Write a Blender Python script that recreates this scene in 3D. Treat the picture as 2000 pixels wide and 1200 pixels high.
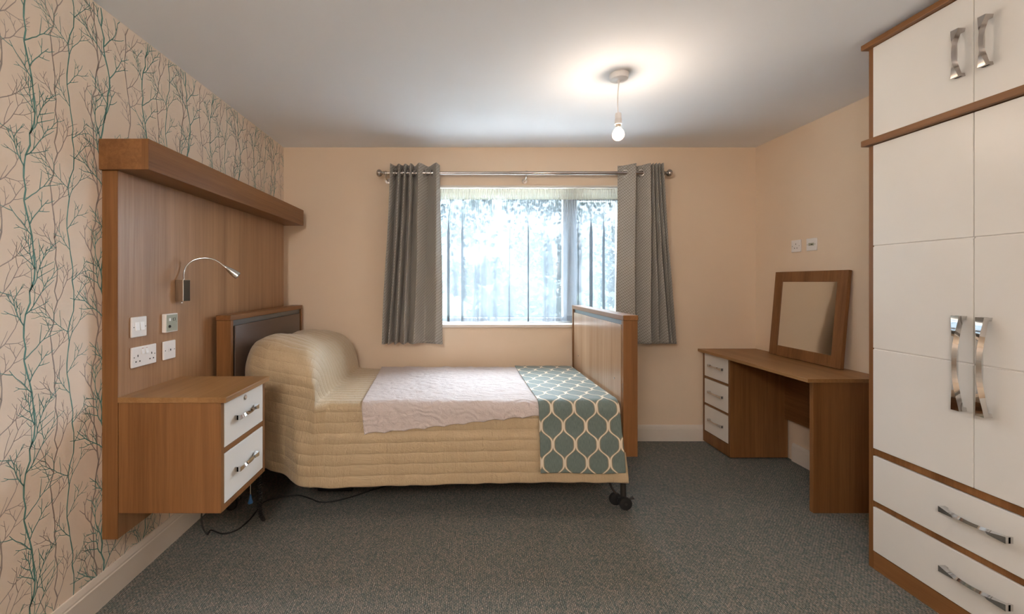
import bpy, bmesh, math, random
from mathutils import Vector, Matrix, noise

S = bpy.context.scene
for _o in list(bpy.data.objects):
    bpy.data.objects.remove(_o)

# ------------------------------------------------------------------ camera
FPX = 840.0
VX, VY = 897.0, 552.0
CH = 1.298
cam_d = bpy.data.cameras.new('camera')
cam_d.sensor_width = 36.0
cam_d.lens = FPX / 2000.0 * 36.0
cam_d.shift_x = (1000 - VX) / 2000.0
cam_d.shift_y = -(600 - VY) / 2000.0
cam_d.clip_start = 0.02
cam = bpy.data.objects.new('camera', cam_d)
S.collection.objects.link(cam)
cam.location = (0, 0, CH)
cam.rotation_euler = (math.radians(90), 0, 0)
S.camera = cam

# ------------------------------------------------------------------ view / world
S.view_settings.view_transform = 'Standard'
S.view_settings.look = 'None'
S.view_settings.exposure = 1.65
S.view_settings.gamma = 1.0
S.view_settings.use_curve_mapping = False
S.cycles.use_denoising = True
S.cycles.max_bounces = 10
S.cycles.diffuse_bounces = 6
S.cycles.transparent_max_bounces = 16
S.cycles.sample_clamp_indirect = 6.0
S.cycles.caustics_reflective = False
S.cycles.caustics_refractive = False

SKY_STRENGTH = 16.5
SUN_STRENGTH = 6.5
BULB_STRENGTH = 56.0
REAR_STRENGTH = 15.0
w = bpy.data.worlds.new('world')
S.world = w
w.use_nodes = True
nt = w.node_tree
nt.nodes.clear()
wo = nt.nodes.new('ShaderNodeOutputWorld')
bg = nt.nodes.new('ShaderNodeBackground')
tc = nt.nodes.new('ShaderNodeTexCoord')
sp = nt.nodes.new('ShaderNodeSeparateXYZ')
rp = nt.nodes.new('ShaderNodeValToRGB')
rp.color_ramp.elements[0].position = 0.0
rp.color_ramp.elements[0].color = (0.030, 0.034, 0.038, 1)     # hazy horizon
rp.color_ramp.elements[1].position = 0.55
rp.color_ramp.elements[1].color = (0.82, 0.91, 1.0, 1)      # bright cloud overhead
_e = rp.color_ramp.elements.new(0.22); _e.color = (0.055, 0.065, 0.078, 1)
nt.links.new(tc.outputs['Generated'], sp.inputs[0])
nt.links.new(sp.outputs['Z'], rp.inputs[0])
nt.links.new(rp.outputs[0], bg.inputs[0])
bg.inputs[1].default_value = SKY_STRENGTH
nt.links.new(bg.outputs[0], wo.inputs[0])

# daylight arriving through the window opening (portal for the sky)
def area(name, loc, rot, sx, sy, power, col, portal=False):
    d = bpy.data.lights.new(name, 'AREA')
    d.shape = 'RECTANGLE'
    d.size, d.size_y = sx, sy
    d.energy = power
    d.color = col
    if portal:
        d.cycles.is_portal = True
    o = bpy.data.objects.new(name, d)
    S.collection.objects.link(o)
    o.location = loc
    o.rotation_euler = rot
    return o
area('window_portal', (0.6, 3.80, 1.52), (math.radians(-90), 0, 0), 2.0, 1.3, 1.0, (1, 1, 1), True)

# soft, hazy sun high outside the window
sd = bpy.data.lights.new('hazy_sun', 'SUN')
sd.energy = SUN_STRENGTH; sd.angle = math.radians(50); sd.color = (0.72, 0.86, 1.0)
so = bpy.data.objects.new('hazy_sun', sd); S.collection.objects.link(so)
so.rotation_euler = Vector((-1.15, -1.0, -0.70)).to_track_quat('-Z', 'Y').to_euler()

# ------------------------------------------------------------------ room numbers
XL, XR, YB, YR, ZC = -1.441, 2.433, 3.529, -2.3, 2.407
WX0, WX1, WZ0, WZ1 = -0.25, 1.45, 0.941, 2.096

# ------------------------------------------------------------------ node helpers
def new_mat(name):
    m = bpy.data.materials.new(name)
    m.use_nodes = True
    n = m.node_tree
    return m, n, n.nodes['Principled BSDF']

def nd(n, t, **kw):
    x = n.nodes.new(t)
    for k, v in kw.items():
        if k in x.inputs.keys() if isinstance(k, str) else False:
            x.inputs[k].default_value = v
        else:
            setattr(x, k, v)
    return x

def ramp(n, stops, src):
    r = n.nodes.new('ShaderNodeValToRGB')
    e = r.color_ramp.elements
    while len(e) < len(stops):
        e.new(0.5)
    for i, (p, c) in enumerate(stops):
        e[i].position = p
        e[i].color = (c[0], c[1], c[2], 1) if not isinstance(c, (int, float)) else (c, c, c, 1)
    n.links.new(src, r.inputs[0])
    return r

def mapping(n, scale=(1, 1, 1), rot=(0, 0, 0), coord='Object'):
    t = n.nodes.new('ShaderNodeTexCoord')
    m = n.nodes.new('ShaderNodeMapping')
    m.inputs['Scale'].default_value = scale
    m.inputs['Rotation'].default_value = rot
    n.links.new(t.outputs[coord], m.inputs[0])
    return m

def math_n(n, op, a, b=None, c=None):
    x = n.nodes.new('ShaderNodeMath')
    x.operation = op
    for i, v in enumerate((a, b, c)):
        if v is None:
            continue
        if isinstance(v, (int, float)):
            x.inputs[i].default_value = v
        else:
            n.links.new(v, x.inputs[i])
    return x.outputs[0]

def bump(n, b, h, strength=0.3, dist=0.001):
    x = n.nodes.new('ShaderNodeBump')
    x.inputs['Strength'].default_value = strength
    x.inputs['Distance'].default_value = dist
    n.links.new(h, x.inputs['Height'])
    n.links.new(x.outputs[0], b.inputs['Normal'])
    return x

def plain(name, col, rough=0.5, metal=0.0, spec=0.5, noise_amt=0.04, nscale=40, bumpd=0.0):
    m, n, b = new_mat(name)
    b.inputs['Roughness'].default_value = rough
    b.inputs['Metallic'].default_value = metal
    b.inputs['Specular IOR Level'].default_value = spec
    mp = mapping(n)
    t = nd(n, 'ShaderNodeTexNoise', Scale=nscale, Detail=3.0)
    n.links.new(mp.outputs[0], t.inputs[0])
    lo = [max(0, c * (1 - noise_amt)) for c in col]
    hi = [min(1, c * (1 + noise_amt)) for c in col]
    r = ramp(n, [(0.3, lo), (0.7, hi)], t.outputs[0])
    n.links.new(r.outputs[0], b.inputs['Base Color'])
    if bumpd:
        bump(n, b, t.outputs[0], 0.5, bumpd)
    return m

def wood(name, axis, dark, light, rough=0.42):
    """oak foil laminate, grain running along the given axis"""
    m, n, b = new_mat(name)
    b.inputs['Roughness'].default_value = rough
    b.inputs['Specular IOR Level'].default_value = 0.4
    def sc(cross, along):
        v = [cross] * 3
        v['xyz'.index(axis)] = along
        return tuple(v)
    m1 = mapping(n, sc(9, 0.35))
    t1 = nd(n, 'ShaderNodeTexNoise', Scale=1.0, Detail=2.0, Roughness=0.5)
    n.links.new(m1.outputs[0], t1.inputs[0])
    m2 = mapping(n, sc(70, 1.6))
    t2 = nd(n, 'ShaderNodeTexNoise', Scale=1.0, Detail=5.0, Roughness=0.6, Distortion=0.6)
    n.links.new(m2.outputs[0], t2.inputs[0])
    m3 = mapping(n, sc(420, 9))
    t3 = nd(n, 'ShaderNodeTexNoise', Scale=1.0, Detail=2.0)
    n.links.new(m3.outputs[0], t3.inputs[0])
    a = math_n(n, 'MULTIPLY', t1.outputs[0], 0.5)
    c = math_n(n, 'MULTIPLY_ADD', t2.outputs[0], 0.4, a)
    d = math_n(n, 'MULTIPLY_ADD', t3.outputs[0], 0.16, c)
    r = ramp(n, [(0.40, dark), (0.66, light)], d)
    n.links.new(r.outputs[0], b.inputs['Base Color'])
    bump(n, b, t3.outputs[0], 0.25, 0.0003)
    return m

OD, OL = (0.160, 0.064, 0.018), (0.270, 0.122, 0.042)
M = {}
for ax in 'xyz':
    M['oak_' + ax] = wood('oak_laminate_' + ax, ax, OD, OL)
M['oak_edge_y'] = wood('oak_top_y', 'y', (0.24, 0.115, 0.038), (0.36, 0.19, 0.075))
M['oak_panel'] = wood('oak_panel_z', 'z', (0.28, 0.145, 0.070), (0.44, 0.255, 0.135), 0.34)
M['oak_foot'] = wood('oak_polished_lit_z', 'z', (0.32, 0.19, 0.11), (0.48, 0.31, 0.195), 0.22)  # lighter oak tone paints in the window's reflection on the footboard
M['cream_door'] = plain('cream_satin_front', (0.77, 0.745, 0.71), 0.33, 0, 0.4, 0.02, 3)
M['groove'] = plain('groove_shadow_gap', (0.33, 0.24, 0.16), 0.7)
M['ceiling'] = plain('ceiling_paint', (0.85, 0.875, 0.92), 0.85, 0, 0.2, 0.012, 2)
M['wall'] = plain('wall_paint_beige', (0.79, 0.645, 0.50), 0.8, 0, 0.25, 0.012, 3)
M['wallpaper'] = plain('wallpaper_ground', (0.82, 0.705, 0.60), 0.7, 0, 0.3, 0.012, 3)
M['branch_teal'] = plain('wallpaper_teal_print', (0.15, 0.33, 0.30), 0.6)
M['branch_grey'] = plain('wallpaper_grey_print', (0.40, 0.34, 0.31), 0.6)
M['white_gloss'] = plain('white_gloss_paint', (0.74, 0.68, 0.62), 0.35, 0, 0.5, 0.01, 5)
M['upvc'] = plain('white_upvc', (0.8, 0.8, 0.8), 0.3, 0, 0.5, 0.01, 5)
M['plastic'] = plain('white_plastic', (0.84, 0.82, 0.81), 0.3, 0, 0.5, 0.01, 5)
M['hole'] = plain('dark_pin_hole', (0.03, 0.025, 0.02), 0.6)
M['greygreen'] = plain('grey_green_plastic', (0.36, 0.38, 0.30), 0.4)
M['chrome'] = plain('polished_chrome', (0.66, 0.655, 0.65), 0.08, 1.0, 0.5, 0.01, 5)
M['satin_steel'] = plain('satin_steel', (0.52, 0.48, 0.45), 0.25, 1.0, 0.5, 0.03, 60)
M['dark_metal'] = plain('dark_grey_metal', (0.035, 0.03, 0.027), 0.45, 0.0)
M['channel'] = plain('grey_metal_channel', (0.16, 0.17, 0.18), 0.35, 0.6)
M['rubber'] = plain('black_rubber', (0.012, 0.012, 0.012), 0.55)
M['blue_tag'] = plain('blue_plastic', (0.02, 0.12, 0.35), 0.4)
M['mattress'] = plain('mattress_cover', (0.1, 0.12, 0.16), 0.7)

def leather():
    m, n, b = new_mat('brown_leatherette')
    b.inputs['Roughness'].default_value = 0.36
    mp = mapping(n)
    v = nd(n, 'ShaderNodeTexVoronoi', Scale=320.0)
    n.links.new(mp.outputs[0], v.inputs[0])
    r = ramp(n, [(0.0, (0.085, 0.052, 0.037)), (1.0, (0.115, 0.074, 0.055))], v.outputs[0])
    n.links.new(r.outputs[0], b.inputs['Base Color'])
    bump(n, b, v.outputs[0], 0.25, 0.0006)
    return m
M['leather'] = leather()

def carpet():
    m, n, b = new_mat('woven_carpet')
    b.inputs['Roughness'].default_value = 0.95
    b.inputs['Specular IOR Level'].default_value = 0.1
    mp = mapping(n, (1, 1, 1), (0, 0, math.radians(90)))
    wob = nd(n, 'ShaderNodeTexNoise', Scale=22.0, Detail=2.0)
    n.links.new(mp.outputs[0], wob.inputs[0])
    vm = n.nodes.new('ShaderNodeVectorMath'); vm.operation = 'MULTIPLY_ADD'
    n.links.new(wob.outputs['Color'], vm.inputs[0])
    vm.inputs[1].default_value = (0.02, 0.02, 0)
    n.links.new(mp.outputs[0], vm.inputs[2])
    br = n.nodes.new('ShaderNodeTexBrick')
    n.links.new(vm.outputs[0], br.inputs['Vector'])
    br.inputs['Scale'].default_value = 1.0
    br.inputs['Brick Width'].default_value = 0.0150
    br.inputs['Row Height'].default_value = 0.0075
    br.inputs['Mortar Size'].default_value = 0.0016
    br.inputs['Mortar Smooth'].default_value = 1.0
    br.inputs['Color1'].default_value = (0.34, 0.315, 0.31, 1)
    br.inputs['Color2'].default_value = (0.215, 0.245, 0.245, 1)
    br.inputs['Mortar'].default_value = (0.060, 0.066, 0.058, 1)
    big = nd(n, 'ShaderNodeTexNoise', Scale=90.0, Detail=4.0)
    n.links.new(mp.outputs[0], big.inputs[0])
    r2 = ramp(n, [(0.35, (0.62, 0.72, 0.70)), (0.65, (1.25, 1.12, 1.0))], big.outputs[0])
    mx = n.nodes.new('ShaderNodeMix'); mx.data_type = 'RGBA'; mx.blend_type = 'MULTIPLY'
    mx.inputs[0].default_value = 1.0
    n.links.new(br.outputs[0], mx.inputs[6])
    n.links.new(r2.outputs[0], mx.inputs[7])
    n.links.new(mx.outputs[2], b.inputs['Base Color'])
    h = math_n(n, 'SUBTRACT', 1.0, br.outputs['Fac'])
    bump(n, b, h, 0.8, 0.003)
    return m
M['carpet'] = carpet()

def quilt_mat():
    m, n, b = new_mat('cream_quilted_satin')
    b.inputs['Roughness'].default_value = 0.55
    b.inputs['Sheen Weight'].default_value = 0.25
    b.inputs['Base Color'].default_value = (0.66, 0.50, 0.30, 1)
    t = n.nodes.new('ShaderNodeTexCoord')
    s = n.nodes.new('ShaderNodeSeparateXYZ')
    n.links.new(t.outputs['UV'], s.inputs[0])
    # quilting lines every 58 mm along v
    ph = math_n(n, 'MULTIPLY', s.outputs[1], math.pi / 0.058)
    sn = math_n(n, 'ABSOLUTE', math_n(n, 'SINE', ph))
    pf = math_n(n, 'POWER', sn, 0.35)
    mp = n.nodes.new('ShaderNodeMapping')
    mp.inputs['Scale'].default_value = (42, 9, 1)
    n.links.new(t.outputs['UV'], mp.inputs[0])
    w1 = nd(n, 'ShaderNodeTexNoise', Scale=1.0, Detail=3.0, Distortion=0.8)
    n.links.new(mp.outputs[0], w1.inputs[0])
    mp2 = n.nodes.new('ShaderNodeMapping')
    mp2.inputs['Scale'].default_value = (60, 60, 1)
    n.links.new(t.outputs['UV'], mp2.inputs[0])
    w2 = nd(n, 'ShaderNodeTexNoise', Scale=1.0, Detail=2.0, Distortion=1.5)
    n.links.new(mp2.outputs[0], w2.inputs[0])
    h = math_n(n, 'MULTIPLY_ADD', w1.outputs[0], 1.7, pf)
    h = math_n(n, 'MULTIPLY_ADD', w2.outputs[0], 0.9, h)
    bump(n, b, h, 0.75, 0.0042)
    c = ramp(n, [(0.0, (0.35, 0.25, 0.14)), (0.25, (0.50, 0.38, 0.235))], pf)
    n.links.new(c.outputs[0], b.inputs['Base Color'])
    return m
M['quilt'] = quilt_mat()

def throw_mat():
    m, n, b = new_mat('white_matelasse')
    b.inputs['Roughness'].default_value = 0.8
    b.inputs['Base Color'].default_value = (0.60, 0.525, 0.51, 1)
    t = n.nodes.new('ShaderNodeTexCoord')
    mp = n.nodes.new('ShaderNodeMapping')
    mp.inputs['Scale'].default_value = (26, 26, 1)
    n.links.new(t.outputs['UV'], mp.inputs[0])
    w1 = nd(n, 'ShaderNodeTexNoise', Scale=1.0, Detail=3.0, Distortion=3.0)
    n.links.new(mp.outputs[0], w1.inputs[0])
    wv = n.nodes.new('ShaderNodeTexWave')
    wv.wave_type = 'RINGS'
    wv.inputs['Scale'].default_value = 0.28
    wv.inputs['Distortion'].default_value = 14.0
    wv.inputs['Detail'].default_value = 1.0
    n.links.new(mp.outputs[0], wv.inputs[0])
    h = math_n(n, 'MULTIPLY_ADD', wv.outputs['Fac'], 0.5, w1.outputs[0])
    bump(n, b, h, 0.6, 0.008)
    return m
M['throw'] = throw_mat()

def runner_mat():
    m, n, b = new_mat('teal_ogee_weave')
    b.inputs['Roughness'].default_value = 0.6
    b.inputs['Sheen Weight'].default_value = 0.2
    t = n.nodes.new('ShaderNodeTexCoord')
    s = n.nodes.new('ShaderNodeSeparateXYZ')
    n.links.new(t.outputs['UV'], s.inputs[0])
    tt = math_n(n, 'MULTIPLY_ADD', s.outputs[0], 1 / 0.0625, 40.22)
    k = math_n(n, 'FLOOR', tt)
    fr = math_n(n, 'SUBTRACT', tt, k)
    sg = math_n(n, 'MULTIPLY_ADD', math_n(n, 'MODULO', k, 2.0), -2.0, 1.0)
    th = math_n(n, 'MULTIPLY', s.outputs[1], 2 * math.pi / 0.196)
    a1 = math_n(n, 'MULTIPLY', math_n(n, 'SINE', th), 0.49)
    a3 = math_n(n, 'MULTIPLY', math_n(n, 'SINE', math_n(n, 'MULTIPLY', th, 3.0)), 0.055)
    off = math_n(n, 'MULTIPLY', math_n(n, 'ADD', a1, a3), sg)
    d1 = math_n(n, 'ABSOLUTE', math_n(n, 'SUBTRACT', fr, off))
    d2 = math_n(n, 'ABSOLUTE', math_n(n, 'SUBTRACT', math_n(n, 'SUBTRACT', 1.0, fr), off))
    d = math_n(n, 'MINIMUM', d1, d2)
    mp = n.nodes.new('ShaderNodeMapping')
    mp.inputs['Scale'].default_value = (600, 40, 1)
    n.links.new(t.outputs['UV'], mp.inputs[0])
    w1 = nd(n, 'ShaderNodeTexNoise', Scale=1.0, Detail=2.0)
    n.links.new(mp.outputs[0], w1.inputs[0])
    base = ramp(n, [(0.3, (0.095, 0.135, 0.125)), (0.7, (0.165, 0.215, 0.20))], w1.outputs[0])
    rm = ramp(n, [(0.0, 1.0), (0.055, 1.0), (0.085, 0.0)], d)
    rt = ramp(n, [(0.10, 1.0), (0.17, 0.0)], d)
    mx0 = n.nodes.new('ShaderNodeMix'); mx0.data_type = 'RGBA'
    n.links.new(math_n(n, 'MULTIPLY', rt.outputs[0], 0.7), mx0.inputs[0])
    n.links.new(base.outputs[0], mx0.inputs[6])
    mx0.inputs[7].default_value = (0.36, 0.25, 0.13, 1)
    mx = n.nodes.new('ShaderNodeMix'); mx.data_type = 'RGBA'
    n.links.new(rm.outputs[0], mx.inputs[0])
    n.links.new(mx0.outputs[2], mx.inputs[6])
    mx.inputs[7].default_value = (0.74, 0.65, 0.52, 1)
    n.links.new(mx.outputs[2], b.inputs['Base Color'])
    bump(n, b, w1.outputs[0], 0.4, 0.0015)
    return m
M['runner'] = runner_mat()

def curtain_mat():
    m, n, b = new_mat('grey_woven_curtain')
    b.inputs['Roughness'].default_value = 0.7
    b.inputs['Sheen Weight'].default_value = 0.15
    t = n.nodes.new('ShaderNodeTexCoord')
    s = n.nodes.new('ShaderNodeSeparateXYZ')
    n.links.new(t.outputs['UV'], s.inputs[0])
    P = 2 * math.pi / 0.024
    u = math_n(n, 'MULTIPLY', s.outputs[0], P)
    v = math_n(n, 'MULTIPLY', s.outputs[1], P)
    a = math_n(n, 'SINE', u)
    c = math_n(n, 'SINE', math_n(n, 'MULTIPLY_ADD', u, 0.35, v))
    h = math_n(n, 'MULTIPLY', a, c)
    r = ramp(n, [(0.30, (0.30, 0.275, 0.24)), (0.75, (0.46, 0.44, 0.40))], math_n(n, 'MULTIPLY_ADD', h, 0.5, 0.5))
    n.links.new(r.outputs[0], b.inputs['Base Color'])
    bump(n, b, h, 0.6, 0.002)
    tr = n.nodes.new('ShaderNodeBsdfTranslucent')
    tr.inputs[0].default_value = (0.40, 0.40, 0.36, 1)
    mx = n.nodes.new('ShaderNodeMixShader')
    mx.inputs[0].default_value = 0.10
    out = n.nodes['Material Output']
    n.links.new(b.outputs[0], mx.inputs[1])
    n.links.new(tr.outputs[0], mx.inputs[2])
    n.links.new(mx.outputs[0], out.inputs[0])
    return m
M['curtain'] = curtain_mat()

def net_mat(name, transp, col):
    m, n, b = new_mat(name)
    n.nodes.remove(b)
    out = n.nodes['Material Output']
    df = n.nodes.new('ShaderNodeBsdfDiffuse'); df.inputs[0].default_value = (*col, 1)
    tl = n.nodes.new('ShaderNodeBsdfTranslucent'); tl.inputs[0].default_value = (*col, 1)
    tp = n.nodes.new('ShaderNodeBsdfTransparent')
    mp = mapping(n, (900, 900, 900))
    t = nd(n, 'ShaderNodeTexNoise', Scale=1.0, Detail=1.0)
    n.links.new(mp.outputs[0], t.inputs[0])
    r = ramp(n, [(0.3, transp - 0.06), (0.7, transp + 0.06)], t.outputs[0])
    m1 = n.nodes.new('ShaderNodeMixShader'); m1.inputs[0].default_value = 0.45
    n.links.new(df.outputs[0], m1.inputs[1]); n.links.new(tl.outputs[0], m1.inputs[2])
    m2 = n.nodes.new('ShaderNodeMixShader')
    # cloth seen at a slant is denser: T ** (1 / cos)
    g_ = n.nodes.new('ShaderNodeNewGeometry')
    dp = n.nodes.new('ShaderNodeVectorMath'); dp.operation = 'DOT_PRODUCT'
    n.links.new(g_.outputs['Normal'], dp.inputs[0]); n.links.new(g_.outputs['Incoming'], dp.inputs[1])
    cs = math_n(n, 'MAXIMUM', math_n(n, 'ABSOLUTE', dp.outputs['Value']), 0.12)
    n.links.new(math_n(n, 'POWER', r.outputs[0], math_n(n, 'ADD', math_n(n, 'DIVIDE', 0.4, cs), 0.6)), m2.inputs[0])
    n.links.new(m1.outputs[0], m2.inputs[1]); n.links.new(tp.outputs[0], m2.inputs[2])
    n.links.new(m2.outputs[0], out.inputs[0])
    return m
M['net'] = net_mat('sheer_net', 0.38, (0.185, 0.208, 0.235))
M['net_tape'] = net_mat('net_heading_tape', 0.10, (0.52, 0.51, 0.45))

def glass_mat():
    m, n, b = new_mat('window_glass')
    n.nodes.remove(b)
    out = n.nodes['Material Output']
    tp = n.nodes.new('ShaderNodeBsdfTransparent')
    tp.inputs[0].default_value = (0.95, 0.97, 0.97, 1)
    gl = n.nodes.new('ShaderNodeBsdfGlossy'); gl.inputs['Roughness'].default_value = 0.02
    g_ = n.nodes.new('ShaderNodeNewGeometry')
    dp = n.nodes.new('ShaderNodeVectorMath'); dp.operation = 'DOT_PRODUCT'
    n.links.new(g_.outputs['Normal'], dp.inputs[0]); n.links.new(g_.outputs['Incoming'], dp.inputs[1])
    om = math_n(n, 'SUBTRACT', 1.0, math_n(n, 'ABSOLUTE', dp.outputs['Value']))
    fr = math_n(n, 'MULTIPLY_ADD', math_n(n, 'POWER', om, 5.0), 0.9, 0.04)
    mx = n.nodes.new('ShaderNodeMixShader')
    n.links.new(fr, mx.inputs[0])
    n.links.new(tp.outputs[0], mx.inputs[1]); n.links.new(gl.outputs[0], mx.inputs[2])
    n.links.new(mx.outputs[0], out.inputs[0])
    return m
M['glass'] = glass_mat()

def emit_mat(name, col, st):
    m, n, b = new_mat(name)
    n.nodes.remove(b)
    e = n.nodes.new('ShaderNodeEmission')
    e.inputs[0].default_value = (*col, 1); e.inputs[1].default_value = st
    n.links.new(e.outputs[0], n.nodes['Material Output'].inputs[0])
    return m
M['filament'] = emit_mat('lit_filament', (1.0, 0.80, 0.62), BULB_STRENGTH * 11)
def bulb_glass():
    m, n, b = new_mat('glowing_bulb_glass')
    n.nodes.remove(b)
    tp = n.nodes.new('ShaderNodeBsdfTransparent')
    e = n.nodes.new('ShaderNodeEmission'); e.inputs[0].default_value = (1.0, 0.66, 0.40, 1); e.inputs[1].default_value = 1.2
    a = n.nodes.new('ShaderNodeAddShader')
    n.links.new(tp.outputs[0], a.inputs[0]); n.links.new(e.outputs[0], a.inputs[1])
    n.links.new(a.outputs[0], n.nodes['Material Output'].inputs[0])
    return m
M['bulb'] = bulb_glass()
M['globe'] = emit_mat('fill_globe_glow', (1.0, 0.92, 0.84), REAR_STRENGTH)  # glow of the added fill globe behind the camera

def mirror_mat():
    m, n, b = new_mat('mirror_glass')
    b.inputs['Base Color'].default_value = (0.82, 0.82, 0.78, 1)
    b.inputs['Metallic'].default_value = 1.0
    b.inputs['Roughness'].default_value = 0.01
    return m
M['mirror'] = mirror_mat()

def leaf_mat(name, a, c):
    return plain(name, [(x + y) / 2 for x, y in zip(a, c)], 0.7, 0, 0.2, 0.35, 6)
M['leaf'] = leaf_mat('tree_leaves', (0.030, 0.042, 0.038), (0.045, 0.060, 0.055))
M['bark'] = plain('tree_bark', (0.10, 0.08, 0.06), 0.9)
M['bounce_paving'] = plain('pale_bounce_paving', (0.58, 0.58, 0.57), 0.95, 0, 0.1, 0.2, 3)  # unseen paving, made pale to bounce daylight up to the ceiling
M['lawn'] = plain('lawn_grass', (0.035, 0.05, 0.03), 0.95, 0, 0.1, 0.2, 3)
M['brick'] = plain('outside_brick', (0.35, 0.2, 0.14), 0.9)

# ------------------------------------------------------------------ mesh helpers
def bm_new():
    return bmesh.new()

def box(bm, x0, x1, y0, y1, z0, z1, bev=0.0, seg=2):
    x0, x1 = min(x0, x1), max(x0, x1); y0, y1 = min(y0, y1), max(y0, y1); z0, z1 = min(z0, z1), max(z0, z1)
    vs = [bm.verts.new((x, y, z)) for x in (x0, x1) for y in (y0, y1) for z in (z0, z1)]
    idx = [(0, 1, 3, 2), (4, 6, 7, 5), (0, 4, 5, 1), (2, 3, 7, 6), (0, 2, 6, 4), (1, 5, 7, 3)]
    fs = [bm.faces.new([vs[i] for i in f]) for f in idx]
    if bev > 0:
        es = set(e for f in fs for e in f.edges)
        bmesh.ops.bevel(bm, geom=list(es), offset=bev, segments=seg, affect='EDGES', profile=0.5)
    return bm

def prism(bm, poly, axis, a0, a1):
    """extrude a 2D polygon along an axis; poly coords are the two other axes in xyz order"""
    def P(p, a):
        if axis == 'x': return (a, p[0], p[1])
        if axis == 'y': return (p[0], a, p[1])
        return (p[0], p[1], a)
    A = [bm.verts.new(P(p, a0)) for p in poly]
    B = [bm.verts.new(P(p, a1)) for p in poly]
    n = len(poly)
    bm.faces.new(A); bm.faces.new(B[::-1])
    for i in range(n):
        bm.faces.new((A[i], B[i], B[(i + 1) % n], A[(i + 1) % n]))
    bmesh.ops.recalc_face_normals(bm, faces=bm.faces)
    return bm

def lathe(bm, prof, c, axis='z', seg=28):
    """prof: list of (r, h)"""
    rings = []
    for r, h in prof:
        ring = []
        for i in range(seg):
            a = 2 * math.pi * i / seg
            ca, sa = r * math.cos(a), r * math.sin(a)
            if axis == 'z': p = (c[0] + ca, c[1] + sa, c[2] + h)
            elif axis == 'y': p = (c[0] + ca, c[1] + h, c[2] + sa)
            else: p = (c[0] + h, c[1] + ca, c[2] + sa)
            ring.append(bm.verts.new(p))
        rings.append(ring)
    for a, b in zip(rings, rings[1:]):
        for i in range(seg):
            bm.faces.new((a[i], a[(i + 1) % seg], b[(i + 1) % seg], b[i]))
    bm.faces.new(rings[0][::-1]); bm.faces.new(rings[-1])
    bmesh.ops.recalc_face_normals(bm, faces=bm.faces)
    return bm

def tube(bm, pts, r, seg=10, radii=None):
    pts = [Vector(p) for p in pts]
    up = Vector((0.03, 0.05, 1)).normalized()
    rings = []
    prev = None
    for i, p in enumerate(pts):
        t = (pts[min(i + 1, len(pts) - 1)] - pts[max(i - 1, 0)]).normalized()
        if prev is None:
            a = t.cross(up)
            if a.length < 0.15: a = t.cross(Vector((1, 0, 0)))
            a.normalize()
        else:
            a = (prev - t * prev.dot(t)).normalized()
        prev = a
        b = t.cross(a)
        rr = radii[i] if radii else r
        rings.append([bm.verts.new(p + (a * math.cos(2 * math.pi * k / seg) + b * math.sin(2 * math.pi * k / seg)) * rr) for k in range(seg)])
    for A, B in zip(rings, rings[1:]):
        for k in range(seg):
            bm.faces.new((A[k], A[(k + 1) % seg], B[(k + 1) % seg], B[k]))
    bm.faces.new(rings[0][::-1]); bm.faces.new(rings[-1])
    bmesh.ops.recalc_face_normals(bm, faces=bm.faces)
    return bm

def smooth_path(pts, n=8):
    pts = [Vector(p) for p in pts]
    out = []
    for i in range(len(pts) - 1):
        p0, p1, p2, p3 = pts[max(i - 1, 0)], pts[i], pts[i + 1], pts[min(i + 2, len(pts) - 1)]
        for k in range(n):
            t = k / n
            out.append(0.5 * ((2 * p1) + (-p0 + p2) * t + (2 * p0 - 5 * p1 + 4 * p2 - p3) * t * t + (-p0 + 3 * p1 - 3 * p2 + p3) * t ** 3))
    out.append(pts[-1])
    return out

def obj(name, bm, mat, parent=None, smooth=False, label=None):
    """link a bmesh built in room coordinates as one mesh object, its origin at its parent's (or its own base)"""
    me = bpy.data.meshes.new(name)
    base = parent_world(parent) if parent else Vector((0, 0, 0))
    if parent is None:
        xs = [v.co for v in bm.verts]
        lo = Vector([min(v[i] for v in xs) for i in range(3)])
        hi = Vector([max(v[i] for v in xs) for i in range(3)])
        base = Vector(((lo.x + hi.x) / 2, (lo.y + hi.y) / 2, lo.z))
    for v in bm.verts:
        v.co -= base
    bm.to_mesh(me); bm.free()
    for m in (mat if isinstance(mat, (list, tuple)) else [mat]):
        me.materials.append(m)
    if smooth:
        for p in me.polygons: p.use_smooth = True
    o = bpy.data.objects.new(name, me)
    S.collection.objects.link(o)
    if parent is not None:
        o.parent = parent
    else:
        o.location = base
    if label: o['label'] = label
    return o

def parent_world(p):
    v = Vector(p.location)
    while p.parent is not None:
        p = p.parent
        v += Vector(p.location)
    return v

def autosmooth(o, ang=35):
    me = o.data
    bm = bmesh.new(); bm.from_mesh(me)
    for f in bm.faces: f.smooth = True
    for e in bm.edges:
        if len(e.link_faces) == 2 and e.calc_face_angle(0) > math.radians(ang): e.smooth = False
    bm.to_mesh(me); bm.free()
    return o

def thing(name, label, cat, loc, group=None):
    o = bpy.data.objects.new(name, None)
    S.collection.objects.link(o)
    o.location = loc
    o.empty_display_size = 0.1
    return tag(o, label, cat, group)

def tag(o, label, cat, group=None, kind=None):
    o['label'] = label; o['category'] = cat
    if group: o['group'] = group
    if kind: o['kind'] = kind
    return o

def struct(name, bm, mat, smooth=False):
    o = obj(name, bm, mat, None, smooth)
    o['kind'] = 'structure'
    return o

def dup_tree(o, parent=None):
    c = o.copy(); S.collection.objects.link(c); c.parent = parent
    for ch in list(o.children): dup_tree(ch, c)
    return c

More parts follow.
